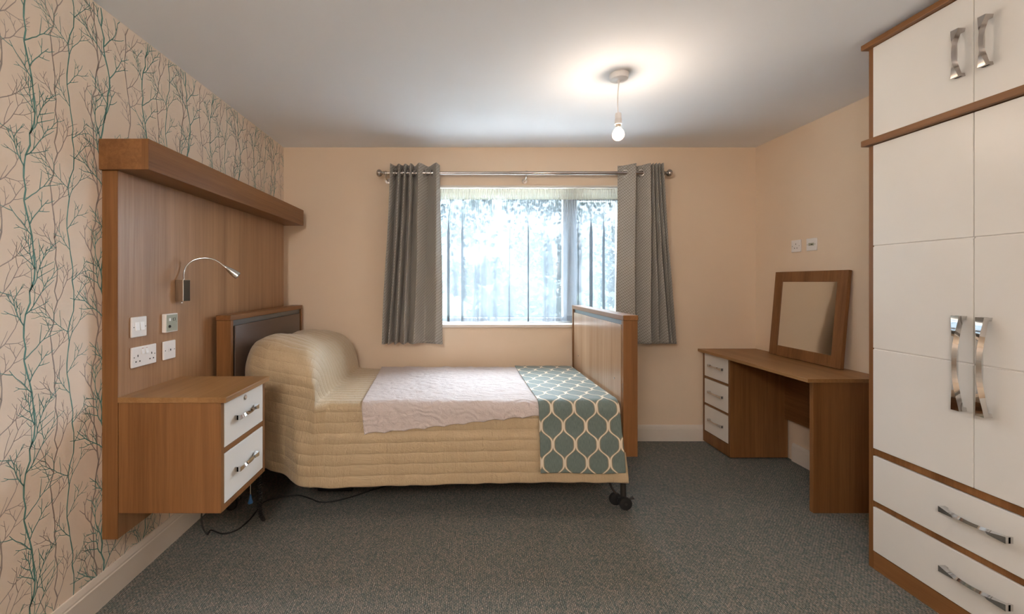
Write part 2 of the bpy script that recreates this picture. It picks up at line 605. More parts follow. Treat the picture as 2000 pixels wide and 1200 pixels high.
# ------------------------------------------------------------------ the room
bm = bm_new(); box(bm, XL - .3, XR + .3, YR - .3, YB + .3, -0.12, 0); struct('floor', bm, M['carpet'])
bm = bm_new(); box(bm, XL - .3, XR + .3, YR - .3, YB + .3, ZC, ZC + .12); struct('ceiling', bm, M['ceiling'])
bm = bm_new()
T = 0.30
box(bm, XL - .3, WX0, YB, YB + T, 0, ZC); box(bm, WX1, XR + .3, YB, YB + T, 0, ZC)
box(bm, WX0, WX1, YB, YB + T, 0, WZ0); box(bm, WX0, WX1, YB, YB + T, WZ1, ZC)
struct('wall_back', bm, M['wall'])
bm = bm_new(); box(bm, XR, XR + .3, YR - .3, YB, 0, ZC); struct('wall_right', bm, M['wall'])
bm = bm_new(); box(bm, XL, XR, YR - .3, YR, 0, ZC); struct('wall_rear', bm, M['wall'])

# papered wall: cream ground with a printed pattern of bare branches
bm = bm_new(); box(bm, XL - .3, XL, YR - .3, YB, 0, ZC)
for f in bm.faces: f.material_index = 0
rnd = random.Random(11)
TW, TH = 0.53, 0.53
def ribbons():
    out = []   # (points, widths, colour index) within a tile
    def grow(y, z, ang, ln, wd, depth, ci):
        n = max(3, int(ln / 0.017))
        pts = [(y, z)]
        a = ang
        curl = rnd.choice((-1, 1)) * rnd.uniform(0.0, 0.05)
        sd = rnd.choice((-1, 1))
        for i in range(n):
            a += curl + rnd.uniform(-0.20, 0.20)
            a *= 0.90                       # everything turns slowly upward
            y += math.sin(a) * ln / n; z += math.cos(a) * ln / n
            pts.append((y, z))
            if depth > 0 and i < n - 1 and rnd.random() < 0.62:
                sd = -sd
                grow(y, z, a + sd * rnd.uniform(0.40, 0.85), ln * rnd.uniform(0.30, 0.52), wd * 0.74, depth - 1, ci)
                a -= sd * 0.16
        out.append((pts, [wd * (1 - 0.5 * i / n) for i in range(n + 1)], ci))
    def trunk(y0, amp, ph, wd, ci, nb, bl):
        N = 14
        js = [rnd.uniform(-.008, .008) for _ in range(N)]
        f = lambda t: y0 + amp * math.sin(2 * math.pi * t + ph)
        P = [(f(i / N) + js[i % N], i / N * TH) for i in range(N + 1)]
        pts = [(a[0] + (b[0] - a[0]) * k / 3, a[1] + (b[1] - a[1]) * k / 3) for a, b in zip(P, P[1:]) for k in range(3)] + [P[-1]]
        out.append((pts, [wd * (1.0 + .15 * math.sin(i)) for i in range(len(pts))], ci))
        side = rnd.choice((-1, 1))
        for k in range(nb):
            i = int((k + rnd.uniform(0.1, 0.9)) / nb * N) % N
            side = -side if rnd.random() < 0.85 else side
            grow(P[i][0], P[i][1], side * rnd.uniform(0.45, 1.0), bl * rnd.uniform(0.7, 1.3), wd * 0.74, 2, ci)
    trunk(0.06, 0.012, 0.3, 0.0062, 2, 5, 0.13)
    trunk(0.23, 0.016, 2.6, 0.0048, 2, 6, 0.14)
    trunk(0.42, 0.012, 4.4, 0.0048, 2, 5, 0.13)
    trunk(0.11, 0.016, 1.6, 0.0066, 1, 7, 0.15)
    trunk(0.33, 0.018, 3.9, 0.0056, 1, 7, 0.15)
    trunk(0.48, 0.012, 5.3, 0.0042, 1, 6, 0.12)
    return out
RB = ribbons()
def lay(pts, wds, ci, oy, oz):
    eps = 0.0006 if ci == 1 else 0.0003
    L, R = [], []
    n = len(pts)
    for i in range(n):
        a = pts[max(i - 1, 0)]; b = pts[min(i + 1, n - 1)]
        dy, dz = b[0] - a[0], b[1] - a[1]
        l = math.hypot(dy, dz) or 1
        ny, nz = -dz / l, dy / l
        w_ = wds[i] / 2
        L.append((pts[i][0] + ny * w_ + oy, pts[i][1] + nz * w_ + oz))
        R.append((pts[i][0] - ny * w_ + oy, pts[i][1] - nz * w_ + oz))
    prev = None
    for i in range(n):
        if not (0.10 < L[i][1] < ZC - .002 and L[i][0] < YB - .003 and R[i][0] < YB - .003 and 0.10 < R[i][1] < ZC - .002):
            prev = None; continue
        v = (bm.verts.new((XL + eps, L[i][0], L[i][1])), bm.verts.new((XL + eps, R[i][0], R[i][1])))
        if prev:
            f = bm.faces.new((prev[0], prev[1], v[1], v[0])); f.material_index = ci
        prev = v
for iy in range(-1, 8):
    for iz in range(0, 5):
        oy = 0.05 + iy * TW
        oz = -0.02 + iz * TH
        for pts, wds, ci in RB:
            lay(pts, wds, ci, oy, oz)
struct('wall_left', bm, [M['wallpaper'], M['branch_teal'], M['branch_grey']])

# skirting boards with a moulded top
def skirt_prof():
    return [(0, 0), (0.016, 0), (0.016, 0.098), (0.013, 0.102), (0.013, 0.110), (0.009, 0.122), (0.006, 0.130), (0, 0.130)]
bm = bm_new(); prism(bm, [(XL + a, z) for a, z in skirt_prof()], 'y', YR, YB); struct('baseboard_left', bm, M['white_gloss'])
bm = bm_new(); prism(bm, [(YB - a, z) for a, z in skirt_prof()], 'x', XL + .016, XR - .016); struct('baseboard_back', bm, M['white_gloss'])
bm = bm_new(); prism(bm, [(XR - a, z) for a, z in skirt_prof()], 'y', 2.47, 3.13); struct('baseboard_right', bm, M['white_gloss'])

# window: frame, panes, sill, plastered reveal
win = bpy.data.objects.new('window_1', None); S.collection.objects.link(win); win.location = (0.6, 3.70, WZ0); win['kind'] = 'structure'
FY0, FY1 = 3.665, 3.725
bm = bm_new()
fw = 0.055
box(bm, WX0, WX1, FY0, FY1, WZ0, WZ0 + fw, .004); box(bm, WX0, WX1, FY0, FY1, WZ1 - fw, WZ1, .004)
box(bm, WX0, WX0 + fw, FY0, FY1, WZ0 + fw, WZ1 - fw, .004); box(bm, WX1 - fw, WX1, FY0, FY1, WZ0 + fw, WZ1 - fw, .004)
obj('window_frame', bm, M['upvc'], win)
bm = bm_new(); box(bm, 0.885, 0.95, FY0, FY1, WZ0 + fw, WZ1 - fw, .004); obj('mullion', bm, M['upvc'], win)
bm = bm_new()
sx0, sx1, sz0, sz1 = 0.95, WX1 - fw, WZ0 + fw, WZ1 - fw
for a in ((sx0, sx1, sz0, sz0 + .05), (sx0, sx1, sz1 - .05, sz1), (sx0, sx0 + .05, sz0 + .05, sz1 - .05), (sx1 - .05, sx1, sz0 + .05, sz1 - .05)):
    box(bm, a[0], a[1], FY0 - .012, FY1 - .01, a[2], a[3], .004)
obj('sash', bm, M['upvc'], win)
bm = bm_new(); box(bm, WX0 + fw, 0.885, 3.692, 3.698, WZ0 + fw, WZ1 - fw); obj('pane', bm, M['glass'], win)
bm = bm_new(); box(bm, sx0 + .05, sx1 - .05, 3.690, 3.696, sz0 + .05, sz1 - .05); obj('pane', bm, M['glass'], win)
bm = bm_new()
box(bm, WX0, WX1, YB - .018, FY0, WZ0 - .012, WZ0 + .012, .004)
sill = struct('trim_1', bm, M['white_gloss'])
bm = bm_new()
box(bm, WX0, WX1, YB + .002, FY0, WZ1 - .012, WZ1, .0); 
struct('trim_2', bm, M['white_gloss'])

# outside: added pale paving for bounce light, lawn, wall of neighbour trees
bm = bm_new(); box(bm, -14, 14, YB + T + .02, 6.8, -0.5, -0.42); g = struct('ground', bm, M['bounce_paving'])
bm = bm_new(); box(bm, -40, 40, 6.8, 60, -0.52, -0.44); g = struct('ground_lawn', bm, M['lawn'])
def tree(name, x, y, h, r, label, seed, trunk_h=None, n=4500):
    rr = random.Random(seed)
    t = thing(name, label, 'tree' if name == 'garden_tree' else 'shrub', (x, y, -0.42), 'hedge shrubs in the far row' if name == 'hedge_shrub' else 'trees beyond the window')
    th = trunk_h if trunk_h else h * .35
    b_ = bm_new(); tube(b_, [(x, y, -0.42), (x + .08, y, th * .5), (x - .05, y + .1, th + r * .5)], .1, 8, [.14, .1, .06])
    for k in range(5):
        a = rr.uniform(0, 6.28)
        tube(b_, [(x, y, th * .8), (x + math.cos(a) * r * .5, y + math.sin(a) * r * .5, th + r * .7)], .04, 6, [.05, .02])
    obj('trunk', b_, M['bark'], t, True)
    b_ = bm_new()
    c = Vector((x, y, (h + th) / 2)); hz = (h - th) / 2 + .2
    for k in range(n):
        d = Vector((rr.gauss(0, 1), rr.gauss(0, 1), rr.gauss(0, 1))).normalized() * rr.random() ** .4
        p = c + Vector((d.x * r, d.y * r, d.z * hz))
        if noise.noise(p * .85) < -.02: continue
        s = rr.uniform(.04, .10)
        e1 = Vector((rr.gauss(0, 1), rr.gauss(0, 1), rr.gauss(0, 1))).normalized() * s
        e2 = e1.cross(Vector((rr.gauss(0, 1), rr.gauss(0, 1), rr.gauss(0, 1)))).normalized() * s * .6
        b_.faces.new([b_.verts.new(p - e1), b_.verts.new(p + e2), b_.verts.new(p + e1), b_.verts.new(p - e2)])
    obj('foliage', b_, M['leaf'], t)
    return t
tree('garden_tree', -0.6, 9.5, 3.6, 1.5, 'leafy tree outside the left half of the window', 1)
tree('garden_tree', 2.6, 11.5, 4.6, 1.5, 'leafy tree outside behind the window centre', 2, 1.6)
tree('garden_tree', 5.6, 12.0, 3.3, 1.7, 'lower tree outside the right half of the window', 3)
tree('garden_shrub', 1.5, 8.0, 1.3, 1.4, 'low rounded shrub outside below the window centre', 4, .0, 4000)
for k, (hx, hh) in enumerate(((-4.4, 2.6), (-1.9, 3.0), (.6, 2.2), (3.1, 2.8), (5.6, 2.0), (8.1, 2.9))):
    tree('hedge_shrub', hx, 15 + 1.0 * (k % 2), hh, 1.15, 'tall hedge shrub outside, in the row farthest beyond the window', 20 + k, .0, 3500)
tree('garden_shrub', -3.2, 8.0, 1.5, 1.2, 'low shrub outside at the left window edge', 5, .0, 700)

# ------------------------------------------------------------------ handles
def bow_handle(bm, c, length, axis, out, scale=1.0, side=None):
    """twisted bow handle: flared feet at both ends and a bar that narrows and twists in the middle"""
    c = Vector(c); ax = Vector(axis).normalized(); o_ = Vector(out).normalized(); sd = ax.cross(o_)
    N = 36
    rings = []
    for i in range(N + 1):
        t = -1 + 2 * i / N
        at = abs(t)
        wd = (0.0046 + 0.0052 * at ** 2.2) * scale
        th = (0.0050 + 0.0025 * at ** 2) * scale
        tw = math.radians(70) * math.cos(math.pi * t / 2) ** 2 * (1 if t <= 0 else 1)
        off = (0.0185 + 0.004 * math.cos(math.pi * t / 2) - 0.003 * at ** 3) * scale
        p = c + ax * (t * length / 2) + o_ * off
        a = sd * math.cos(tw) + o_ * math.sin(tw)
        b = -sd * math.sin(tw) + o_ * math.cos(tw)
        rings.append([bm.verts.new(p + a * sx * wd + b * sy * th) for sx, sy in ((-1, -1), (1, -1), (1, 1), (-1, 1))])
    for A, B in zip(rings, rings[1:]):
        for k in range(4):
            bm.faces.new((A[k], A[(k + 1) % 4], B[(k + 1) % 4], B[k]))
    bm.faces.new(rings[0][::-1]); bm.faces.new(rings[-1])
    for s in (-1, 1):
        e = c + ax * (s * length / 2)
        i = c + ax * (s * (length / 2 - 0.010 * scale))
        w0, w1, hgt = .0098 * scale, .0092 * scale, .0145 * scale
        q = [e - sd * w0, e + sd * w0, i + sd * w0 * .8, i - sd * w0 * .8]
        lo = [bm.verts.new(p_) for p_ in q]
        q2 = [e - sd * w1 + o_ * hgt, e + sd * w1 + o_ * hgt, i + sd * w1 * .8 + o_ * hgt, i - sd * w1 * .8 + o_ * hgt]
        hi = [bm.verts.new(p_) for p_ in q2]
        bm.faces.new(lo[::-1]); bm.faces.new(hi)
        for k in range(4):
            bm.faces.new((lo[k], lo[(k + 1) % 4], hi[(k + 1) % 4], hi[k]))
    bmesh.ops.recalc_face_normals(bm, faces=bm.faces)
    return bm

# ------------------------------------------------------------------ bedhead wall panel with pelmet
PX = -1.378           # panel front plane
t = thing('headboard_wall_panel', 'tall oak wall panel with a boxed pelmet along its top behind the bed head', 'wall panel', (XL, 2.5, 0.261))
bm = bm_new(); box(bm, XL + .001, PX, 1.735, 3.375, 0.261, 1.752, .0012); obj('panel', bm, M['oak_panel'], t)
bm = bm_new(); box(bm, XL + .001, PX + .0008, 1.7342, 1.7365, 0.261, 1.752, 0.0); obj('edging', bm, M['oak_z'], t)
bm = bm_new(); box(bm, XL + .001, -1.241, 1.717, 3.429, 1.750, 1.873, .0015)
ob = obj('pelmet', bm, M['oak_y'], t)
bm = bm_new(); box(bm, -1.268, -1.2405, 1.7163, 1.7175, 1.7505, 1.8725, 0.0); obj('pelmet_end_joint', bm, M['oak_z'], t)

# ------------------------------------------------------------------ bedside cabinet (wall hung)
t = thing('bedside_cabinet', 'wall-hung oak bedside cabinet with two cream drawers', 'bedside cabinet', (PX, 1.93, 0.364))
X0, X1, Y0, Y1, Z0, Z1 = PX + .0005, -0.963, 1.738, 2.13, 0.364, 0.811
bm = bm_new()
box(bm, X0, X1, Y0, Y0 + .022, Z0, Z1, .001); box(bm, X0, X1, Y1 - .022, Y1, Z0, Z1, .001)
box(bm, X0, X1, Y0 + .022, Y1 - .022, Z0, Z0 + .022, .001); box(bm, X0, X0 + .018, Y0 + .022, Y1 - .022, Z0 + .022, Z1)
obj('carcass', bm, M['oak_z'], t)
bm = bm_new(); box(bm, X1 - .3, X1 - .001, Y0 + .022, Y1 - .022, .596, .618, .001); obj('drawer_rail', bm, M['oak_y'], t)
bm = bm_new(); box(bm, X0, -0.941, Y0 - .004, Y1 + .003, Z1, 0.833, .0015); obj('top', bm, M['oak_edge_y'], t)
for z0, z1 in ((.621, .807), (.391, .594)):
    bm = bm_new(); box(bm, X1 - .3, X1 + .001, Y0 + .025, Y1 - .025, z0, z1, .0015)
    d = obj('drawer', bm, M['cream_door'], t)
    bm = bm_new(); bow_handle(bm, (X1 + .001, 1.930, (z0 + z1) / 2 + .004), .175, (0, 1, 0), (1, 0, 0), 1.05)
    autosmooth(obj('handle', bm, M['chrome'], d), 45)
    if z0 > .6:
        bm = bm_new(); lathe(bm, [(.011, 0), (.011, .003), (.009, .005), (.0001, .005)], (X1 + .001, 1.932, .782), 'x', 20)
        lk = obj('lock', bm, M['satin_steel'], d, False)

# ------------------------------------------------------------------ electrical plates
def plate(bm, x, s, y0, y1, z0, z1, th=.009):
    """bevelled plate standing off a wall plane at x; s = direction of the room"""
    e = .004
    box(bm, x + s * .0005, x + s * th, y0, y1, z0, z1, .003, 3)
def dots(pts, x, s, mat, parent, name, sy=.004, sz=.004, th=.0012):
    for (y, z) in pts:
        b_ = bm_new(); box(b_, x, x + s * th, y - sy / 2, y + sy / 2, z - sz / 2, z + sz / 2, .0004, 1)
        obj(name, b_, mat, parent)

t = thing('light_switch', 'white two-gang rocker light switch on the oak panel, upper left of the four plates', 'light switch', (PX, 1.84, 1.065))
bm = bm_new(); plate(bm, PX, 1, 1.799, 1.885, 1.065, 1.151); obj('plate', bm, M['plastic'], t)
for yc in (1.829, 1.857):
    bm = bm_new(); prism(bm, [(PX + .009, 1.094), (PX + .0135, 1.094), (PX + .0095, 1.128), (PX + .009, 1.128)], 'y', yc - .011, yc + .011)
    obj('rocker', bm, M['plastic'], t)
dots([(1.809, 1.108), (1.877, 1.108)], PX + .009, 1, M['hole'], t, 'screw')

t = thing('double_socket', 'white double wall socket on the oak panel above the bedside cabinet', 'socket', (PX, 1.872, .937))
bm = bm_new(); plate(bm, PX, 1, 1.799, 1.945, .937, 1.023); obj('plate', bm, M['plastic'], t)
for yc in (1.860, 1.884):
    bm = bm_new(); prism(bm, [(PX + .009, .990), (PX + .013, .990), (PX + .0098, 1.011), (PX + .009, 1.011)], 'y', yc - .007, yc + .007)
    obj('rocker', bm, M['plastic'], t)
    dots([(yc, 1.013)], PX + .009, 1, plain('red_mark_%d' % int(yc * 1e3), (.4, .08, .05), .5), t, 'switch_mark', .009, .002)
for yc in (1.832, 1.914):
    dots([(yc, .985)], PX + .009, 1, M['hole'], t, 'earth_hole', .0045, .009)
    dots([(yc - .011, .961), (yc + .011, .961)], PX + .009, 1, M['hole'], t, 'pin_hole', .0065, .0055)
dots([(1.811, .980), (1.933, .980)], PX + .009, 1, M['hole'], t, 'screw')

t = thing('nurse_call_panel', 'grey-green nurse call panel on the oak panel, upper right of the four plates', 'call panel', (PX, 2.032, 1.064))
bm = bm_new(); plate(bm, PX, 1, 1.990, 2.076, 1.064, 1.151, .020); obj('back_box', bm, M['plastic'], t)
bm = bm_new(); box(bm, PX + .020, PX + .0212, 1.995, 2.071, 1.069, 1.146, .0005, 1); obj('face', bm, M['greygreen'], t)
dots([(2.016, 1.124)], PX + .0212, 1, M['upvc'], t, 'button', .013, .013)
bm = bm_new()
for a in ((2.039, 2.055, 1.129, 1.1302), (2.039, 2.055, 1.1175, 1.1187), (2.039, 2.0402, 1.1175, 1.1302), (2.0538, 2.055, 1.1175, 1.1302)):
    box(bm, PX + .0212, PX + .0222, *a)
obj('button_outline', bm, M['hole'], t)
bm = bm_new(); lathe(bm, [(.0065, 0), (.006, .004), (.003, .004), (.0028, .002)], (PX + .0212, 2.014, 1.092), 'x', 18); obj('jack_socket', bm, M['hole'], t)
dots([(2.030, 1.124), (2.062, 1.112)], PX + .0212, 1, M['hole'], t, 'indicator', .003, .0015)

t = thing('aerial_socket', 'white single outlet plate on the oak panel, lower right of the four plates', 'socket', (PX, 2.032, .936))
bm = bm_new(); plate(bm, PX, 1, 1.992, 2.077, .936, 1.022); obj('plate', bm, M['plastic'], t)
bm = bm_new(); box(bm, PX + .009, PX + .0115, 2.024, 2.045, .971, .987, .001, 1); mo = obj('module', bm, M['plastic'], t)
dots([(2.036, .980)], PX + .0115, 1, M['hole'], t, 'jack_opening', .006, .009)
dots([(2.003, .979), (2.067, .979)], PX + .009, 1, M['hole'], t, 'screw')

XW = XR
t = thing('wall_socket', 'white single three-pin socket on the right wall above the mirror, nearer the corner', 'socket', (XW, 3.10, 1.517))
bm = bm_new(); plate(bm, XW, -1, 3.055, 3.141, 1.517, 1.603); obj('plate', bm, M['plastic'], t)
dots([(3.098, 1.574)], XW - .009, -1, M['hole'], t, 'earth_hole', .0045, .009)
dots([(3.087, 1.545), (3.109, 1.545)], XW - .009, -1, M['hole'], t, 'pin_hole', .0065, .0055)
dots([(3.067, 1.560), (3.129, 1.560)], XW - .009, -1, M['hole'], t, 'screw')
t = thing('data_socket', 'white data outlet plate on the right wall above the mirror, nearer the wardrobe', 'socket', (XW, 2.962, 1.517))
bm = bm_new(); plate(bm, XW, -1, 2.919, 3.005, 1.517, 1.603); obj('plate', bm, M['plastic'], t)
bm = bm_new(); box(bm, XW - .009, XW - .0115, 2.938, 2.984, 1.552, 1.570, .001, 1); obj('module', bm, M['greygreen'], t)
dots([(2.955, 1.560)], XW - .0115, -1, M['hole'], t, 'jack_opening', .016, .006)
dots([(2.930, 1.560), (2.994, 1.560)], XW - .009, -1, M['hole'], t, 'screw')

# ------------------------------------------------------------------ reading lamp
t = thing('reading_lamp', 'chrome gooseneck reading lamp fixed to the oak panel', 'lamp', (PX, 2.11, 1.204))
bm = bm_new(); box(bm, PX + .0005, -1.338, 2.085, 2.140, 1.206, 1.311, .002, 2); obj('bracket', bm, M['chrome'], t)
bm = bm_new(); lathe(bm, [(.0015, -.012), (.0045, -.010), (.0045, -.005), (.002, 0)], (-1.352, 2.096, 1.206), 'z', 12); obj('switch', bm, M['chrome'], t, True)
pl = [(359.5, 547), (358.5, 536), (361, 525.5), (366.7, 517), (376, 510), (387.7, 505.8), (400.5, 504.6), (413, 506), (425, 511), (436.7, 519.5)]
def at(px, py, Y):
    return Vector(((px - VX) / FPX * Y, Y, CH - (py - VY) / FPX * Y))
pts = [at(px, py, 2.11 + .10 * i / 9) for i, (px, py) in enumerate(pl)]
bm = bm_new(); tube(bm, smooth_path(pts, 6), .0042, 10); obj('gooseneck', bm, M['chrome'], t, True)
a, b = at(435.5, 518.5, 2.21), at(465, 539.5, 2.235)
d = (b - a)
bm = bm_new()
tube(bm, [a, a + d * .1, a + d * .13, a + d * .2, a + d * .3, a + d * .45, a + d * .7, b], .01, 20, [.0055, .0055, .0078, .0078, .0105, .0145, .0185, .0205])
autosmooth(obj('lamp_head', bm, M['chrome'], t), 40)
bm = bm_new(); tube(bm, [b - d * .02, b + d * .012], .016, 18); obj('lens', bm, M['channel'], t)

# ------------------------------------------------------------------ bed
HX, FX = -1.270, 0.912      # inner faces of bed ends
BY0, BY1 = 2.39, 3.478
t = thing('profiling_bed', 'oak-ended hospital style bed with padded brown headboard standing on castors', 'bed', (-.18, 2.93, 0))
EZ0, EZ1 = .328, 1.115
def bed_end(face, s, padded):
    """face = inner plane, s = direction outward from the mattress"""
    o_ = face + s * .080
    pre = 'headboard' if padded else 'footboard'
    b_ = bm_new()
    box(b_, face, o_, BY0, BY0 + .028, EZ0, EZ1 - .03, .002); box(b_, face, o_, BY1 - .028, BY1, EZ0, EZ1 - .03, .002)
    box(b_, face + s * .028, o_, BY0 + .028, BY1 - .028, EZ0, EZ1 - .03, 0)
    h = obj(pre + '_frame', b_, M['oak_z'], t)
    b_ = bm_new(); box(b_, face - s * .002, o_ + s * .003, BY0 - .003, BY1 + .003, EZ1 - .03, EZ1, .004, 3); obj('cap_rail', b_, M['oak_y'], h)
    b_ = bm_new(); box(b_, face + s * .012, face + s * .0275, BY0 + .0285, BY1 - .0285, EZ0 + .01, EZ1 - .0305); obj('channel', b_, M['channel'], h)
    b_ = bm_new()
    if padded:
        box(b_, face + s * .0, face + s * .012, BY0 + .052, BY1 - .05, EZ0 + .03, EZ1 - .062, .0055, 4)
        obj('padded_panel', b_, M['leather'], h, True, 'dark brown leatherette padding')
    else:
        box(b_, face + s * .003, face + s * .012, BY0 + .045, BY1 - .045, EZ0 + .03, EZ1 - .056, .0015)
        p = obj('inset_panel', b_, M['oak_foot'], h)
        for (y, z) in ((2.53, .735), (3.30, .735)):
            b_ = bm_new(); lathe(b_, [(.006, 0), (.006, .004), (.003, .005)], (face - .0022, y, z), 'x', 12); obj('bolt', b_, M['satin_steel'], h)
    for z in (.55, .975):
        b_ = bm_new(); box(b_, face + s * .004, face + s * .014, BY0 + .030, BY0 + .040, z - .008, z + .008, .002, 1); obj('rail_catch', b_, M['satin_steel'], h)
bed_end(HX, -1, True)
bed_end(FX, 1, False)
# metal chassis
bm = bm_new()
for y in (2.50, 3.38):
    box(bm, HX + .02, FX - .01, y - .02, y + .02, .31, .36, .003)
for x in (-1.1, -.5, .1, .7):
    box(bm, x - .02, x + .02, 2.52, 3.36, .315, .355, .003)
obj('chassis', bm, M['dark_metal'], t)
bm = bm_new()
box(bm, -.95, .75, 2.62, 2.66, .20, .24, .003); box(bm, -.95, .75, 3.22, 3.26, .20, .24, .003)
for x in (-.9, .7): box(bm, x - .02, x + .02, 2.66, 3.22, .20, .24, .003)
tube(bm, [(-.1, 2.94, .20), (-.55, 2.94, .30)], .03, 10)
box(bm, -.35, -.05, 2.90, 3.0, .16, .24, .01)
obj('lift_mechanism', bm, M['dark_metal'], t)
bm = bm_new(); box(bm, HX + .022, FX - .03, 2.475, 3.42, .375, .56, .03, 3); obj('mattress', bm, M['mattress'], t)
for (lx, sx) in ((.944, -1), (HX - .035, 1)):
    for ly in (2.478, 3.38):
        bm = bm_new(); lathe(bm, [(.0165, .045), (.0165, .33)], (lx, ly, 0), 'z', 16)
        tube(bm, [(lx + sx * .115, ly + .02, .24), (lx + sx * .06, ly + .01, .105), (lx + sx * .035, ly + .01, .075)], .007, 8)
        lg = autosmooth(obj('leg', bm, M['dark_metal'], t))
        bm = bm_new()
        lathe(bm, [(.020, -.012), (.034, -.010), (.0365, -.006), (.0365, .006), (.034, .010), (.020, .012)], (lx + .003, ly - .026, .0368), 'y', 24)
        lathe(bm, [(.020, -.010), (.034, -.008), (.0365, -.004), (.0365, .006), (.034, .009), (.020, .010)], (lx - .034, ly + .028, .0368), 'y', 24)
        box(bm, lx - .030, lx + .012, ly - .018, ly + .016, .030, .058, .005)
        c = autosmooth(obj('castor', bm, M['rubber'], lg), 30)
        bm = bm_new(); tube(bm, [(lx + .018, ly - .012, .052), (lx + .036, ly - .016, .060), (lx + .052, ly - .018, .068)], .006, 8, [.005, .006, .011])
        obj('brake_pedal', bm, M['dark_metal'], c, True)
        bm = bm_new(); lathe(bm, [(.008, 0), (.008, .002), (.004, .004)], (lx + .003, ly - .0385, .0368), 'y', 12); obj('hub', bm, M['dark_metal'], c)

# ------------------------------------------------------------------ quilt
def lerp(a, b, f): return a + (b - a) * f
def sm(f):
    f = max(0, min(1, f)); return f * f * (3 - 2 * f)
def interp(tab, x):
    if x <= tab[0][0]: return tab[0][1]
    for (a, va), (b, vb) in zip(tab, tab[1:]):
        if x <= b: return lerp(va, vb, (x - a) / (b - a))
    return tab[-1][1]
TOPZ = .612
prof = [(-1.258, .880), (-1.235, .925), (-1.18, .955), (-1.10, .968), (-1.02, .962), (-.955, .942), (-.895, .908), (-.850, .855), (-.822, .785), (-.810, .71), (-.802, .650), (-.782, .622), (-.70, .614), (-.55, TOPZ), (.3, TOPZ), (.908, TOPZ)]
pp = smooth_path([(x, 0, z) for x, z in prof], 12)
cum = [0]
for a, b in zip(pp, pp[1:]): cum.append(cum[-1] + (b - a).length)
LEN = cum[-1]
def prof_at(u):
    s = u * LEN
    for i in range(len(cum) - 1):
        if s <= cum[i + 1] or i == len(cum) - 2:
            f = (s - cum[i]) / max(1e-9, cum[i + 1] - cum[i])
            return pp[i].lerp(pp[i + 1], f)
def grid_obj(name, mat, NU, NV, F, parent=None, smooth=True, thick=.004, uvf=None):
    b_ = bm_new(); uvl = b_.loops.layers.uv.new('UVMap')
    G = [[b_.verts.new(F(i / NU, j / NV)) for j in range(NV + 1)] for i in range(NU + 1)]
    U = [[uvf(i / NU, j / NV) for j in range(NV + 1)] for i in range(NU + 1)]
    for i in range(NU):
        for j in range(NV):
            ids = ((i, j), (i + 1, j), (i + 1, j + 1), (i, j + 1))
            f = b_.faces.new([G[a][b] for a, b in ids])
            for l, (a, b) in zip(f.loops, ids): l[uvl].uv = U[a][b]
    o = obj(name, b_, mat, parent, smooth)
    if thick:
        md = o.modifiers.new('thickness', 'SOLIDIFY'); md.thickness = thick; md.offset = 0
    return o

U0 = 1.02   # arc length at which the pillow mound has died away
def section(u, off=0.0):
    """cross-section polyline (Y,Z,X) from far edge over the top down to the near hem"""
    p = prof_at(u)
    X, T = p.x, p.z
    s = u * LEN
    k = 1 - sm((s - .15) / (U0 - .30))          # 1 on the mound, 0 along the mattress
    hump = max(0.0, (T - TOPZ) / (.968 - TOPZ))
    R = .045 + .12 * hump
    N = interp([(-1.258, 2.545), (-1.23, 2.475), (-1.17, 2.415), (-1.08, 2.375), (-.95, 2.355), (-.84, 2.358), (-.80, 2.372), (-.745, 2.415), (-.6, 2.425), (.908, 2.425)], X)
    hemX = lerp(-1.215, -.60, s / U0) if s < U0 else X
    if X > .5: hemX = X + (X - .5) / .41 * .022
    hemZ = interp([(-1.215, .275), (-1.10, .245), (-.95, .200), (-.82, .174), (-.70, .166), (-.4, .172), (.2, .185), (.9, .195)], hemX)
    NH = interp([(-1.215, 2.50), (-1.10, 2.44), (-.95, 2.385), (-.82, 2.362), (-.65, 2.375), (-.4, 2.385), (.5, 2.392), (.95, 2.372)], hemX)
    pts = []
    YF = 3.44
    RF = .05 + .10 * hump
    pts.append((YF + .012, .45, X))
    pts.append((YF + .010, .52, X))
    for i in range(9):
        a = math.pi / 2 * i / 8
        pts.append((YF - RF + RF * math.cos(a), T - RF + RF * math.sin(a), X))
    for i in range(1, 12):
        f = i / 12
        y = lerp(YF - RF, N + R, f)
        pts.append((y, T + .010 * hump * math.sin(f * 9.0) - .004 * (1 - hump) * math.sin(f * math.pi), X))
    for i in range(11):
        a = math.pi / 2 * i / 10
        pts.append((N + R - R * math.sin(a), T - R + R * math.cos(a), X))
    zs = T - R
    for i in range(1, 29):
        f = i / 28
        g = sm(f)
        y = lerp(N, NH, f)
        # small ledge where the mattress ends
        zz = lerp(zs, hemZ, f)
        y -= .008 * sm((.46 - zz) / .03) * (1 - hump)
        pts.append((y, zz, lerp(X, hemX, sm(f / .85))))
    pts = [(a, b - .030 * hump * sm((a - 2.6) / .5), c) for a, b, c in pts]
    return [(a, b, c + .045 * hump * sm((2.9 - a) / .4) * (1 - sm((.66 - b) / .1) * .6) * sm((X + 1.1) / .25)) for a, b, c in pts]
def section_len(pts):
    c = [0]
    for a, b in zip(pts, pts[1:]):
        c.append(c[-1] + math.hypot(a[0] - b[0], a[1] - b[1]))
    return c
_cache = {}
def sec(u):
    key = round(u, 5)
    if key not in _cache:
        p = section(u); _cache[key] = (p, section_len(p))
    return _cache[key]
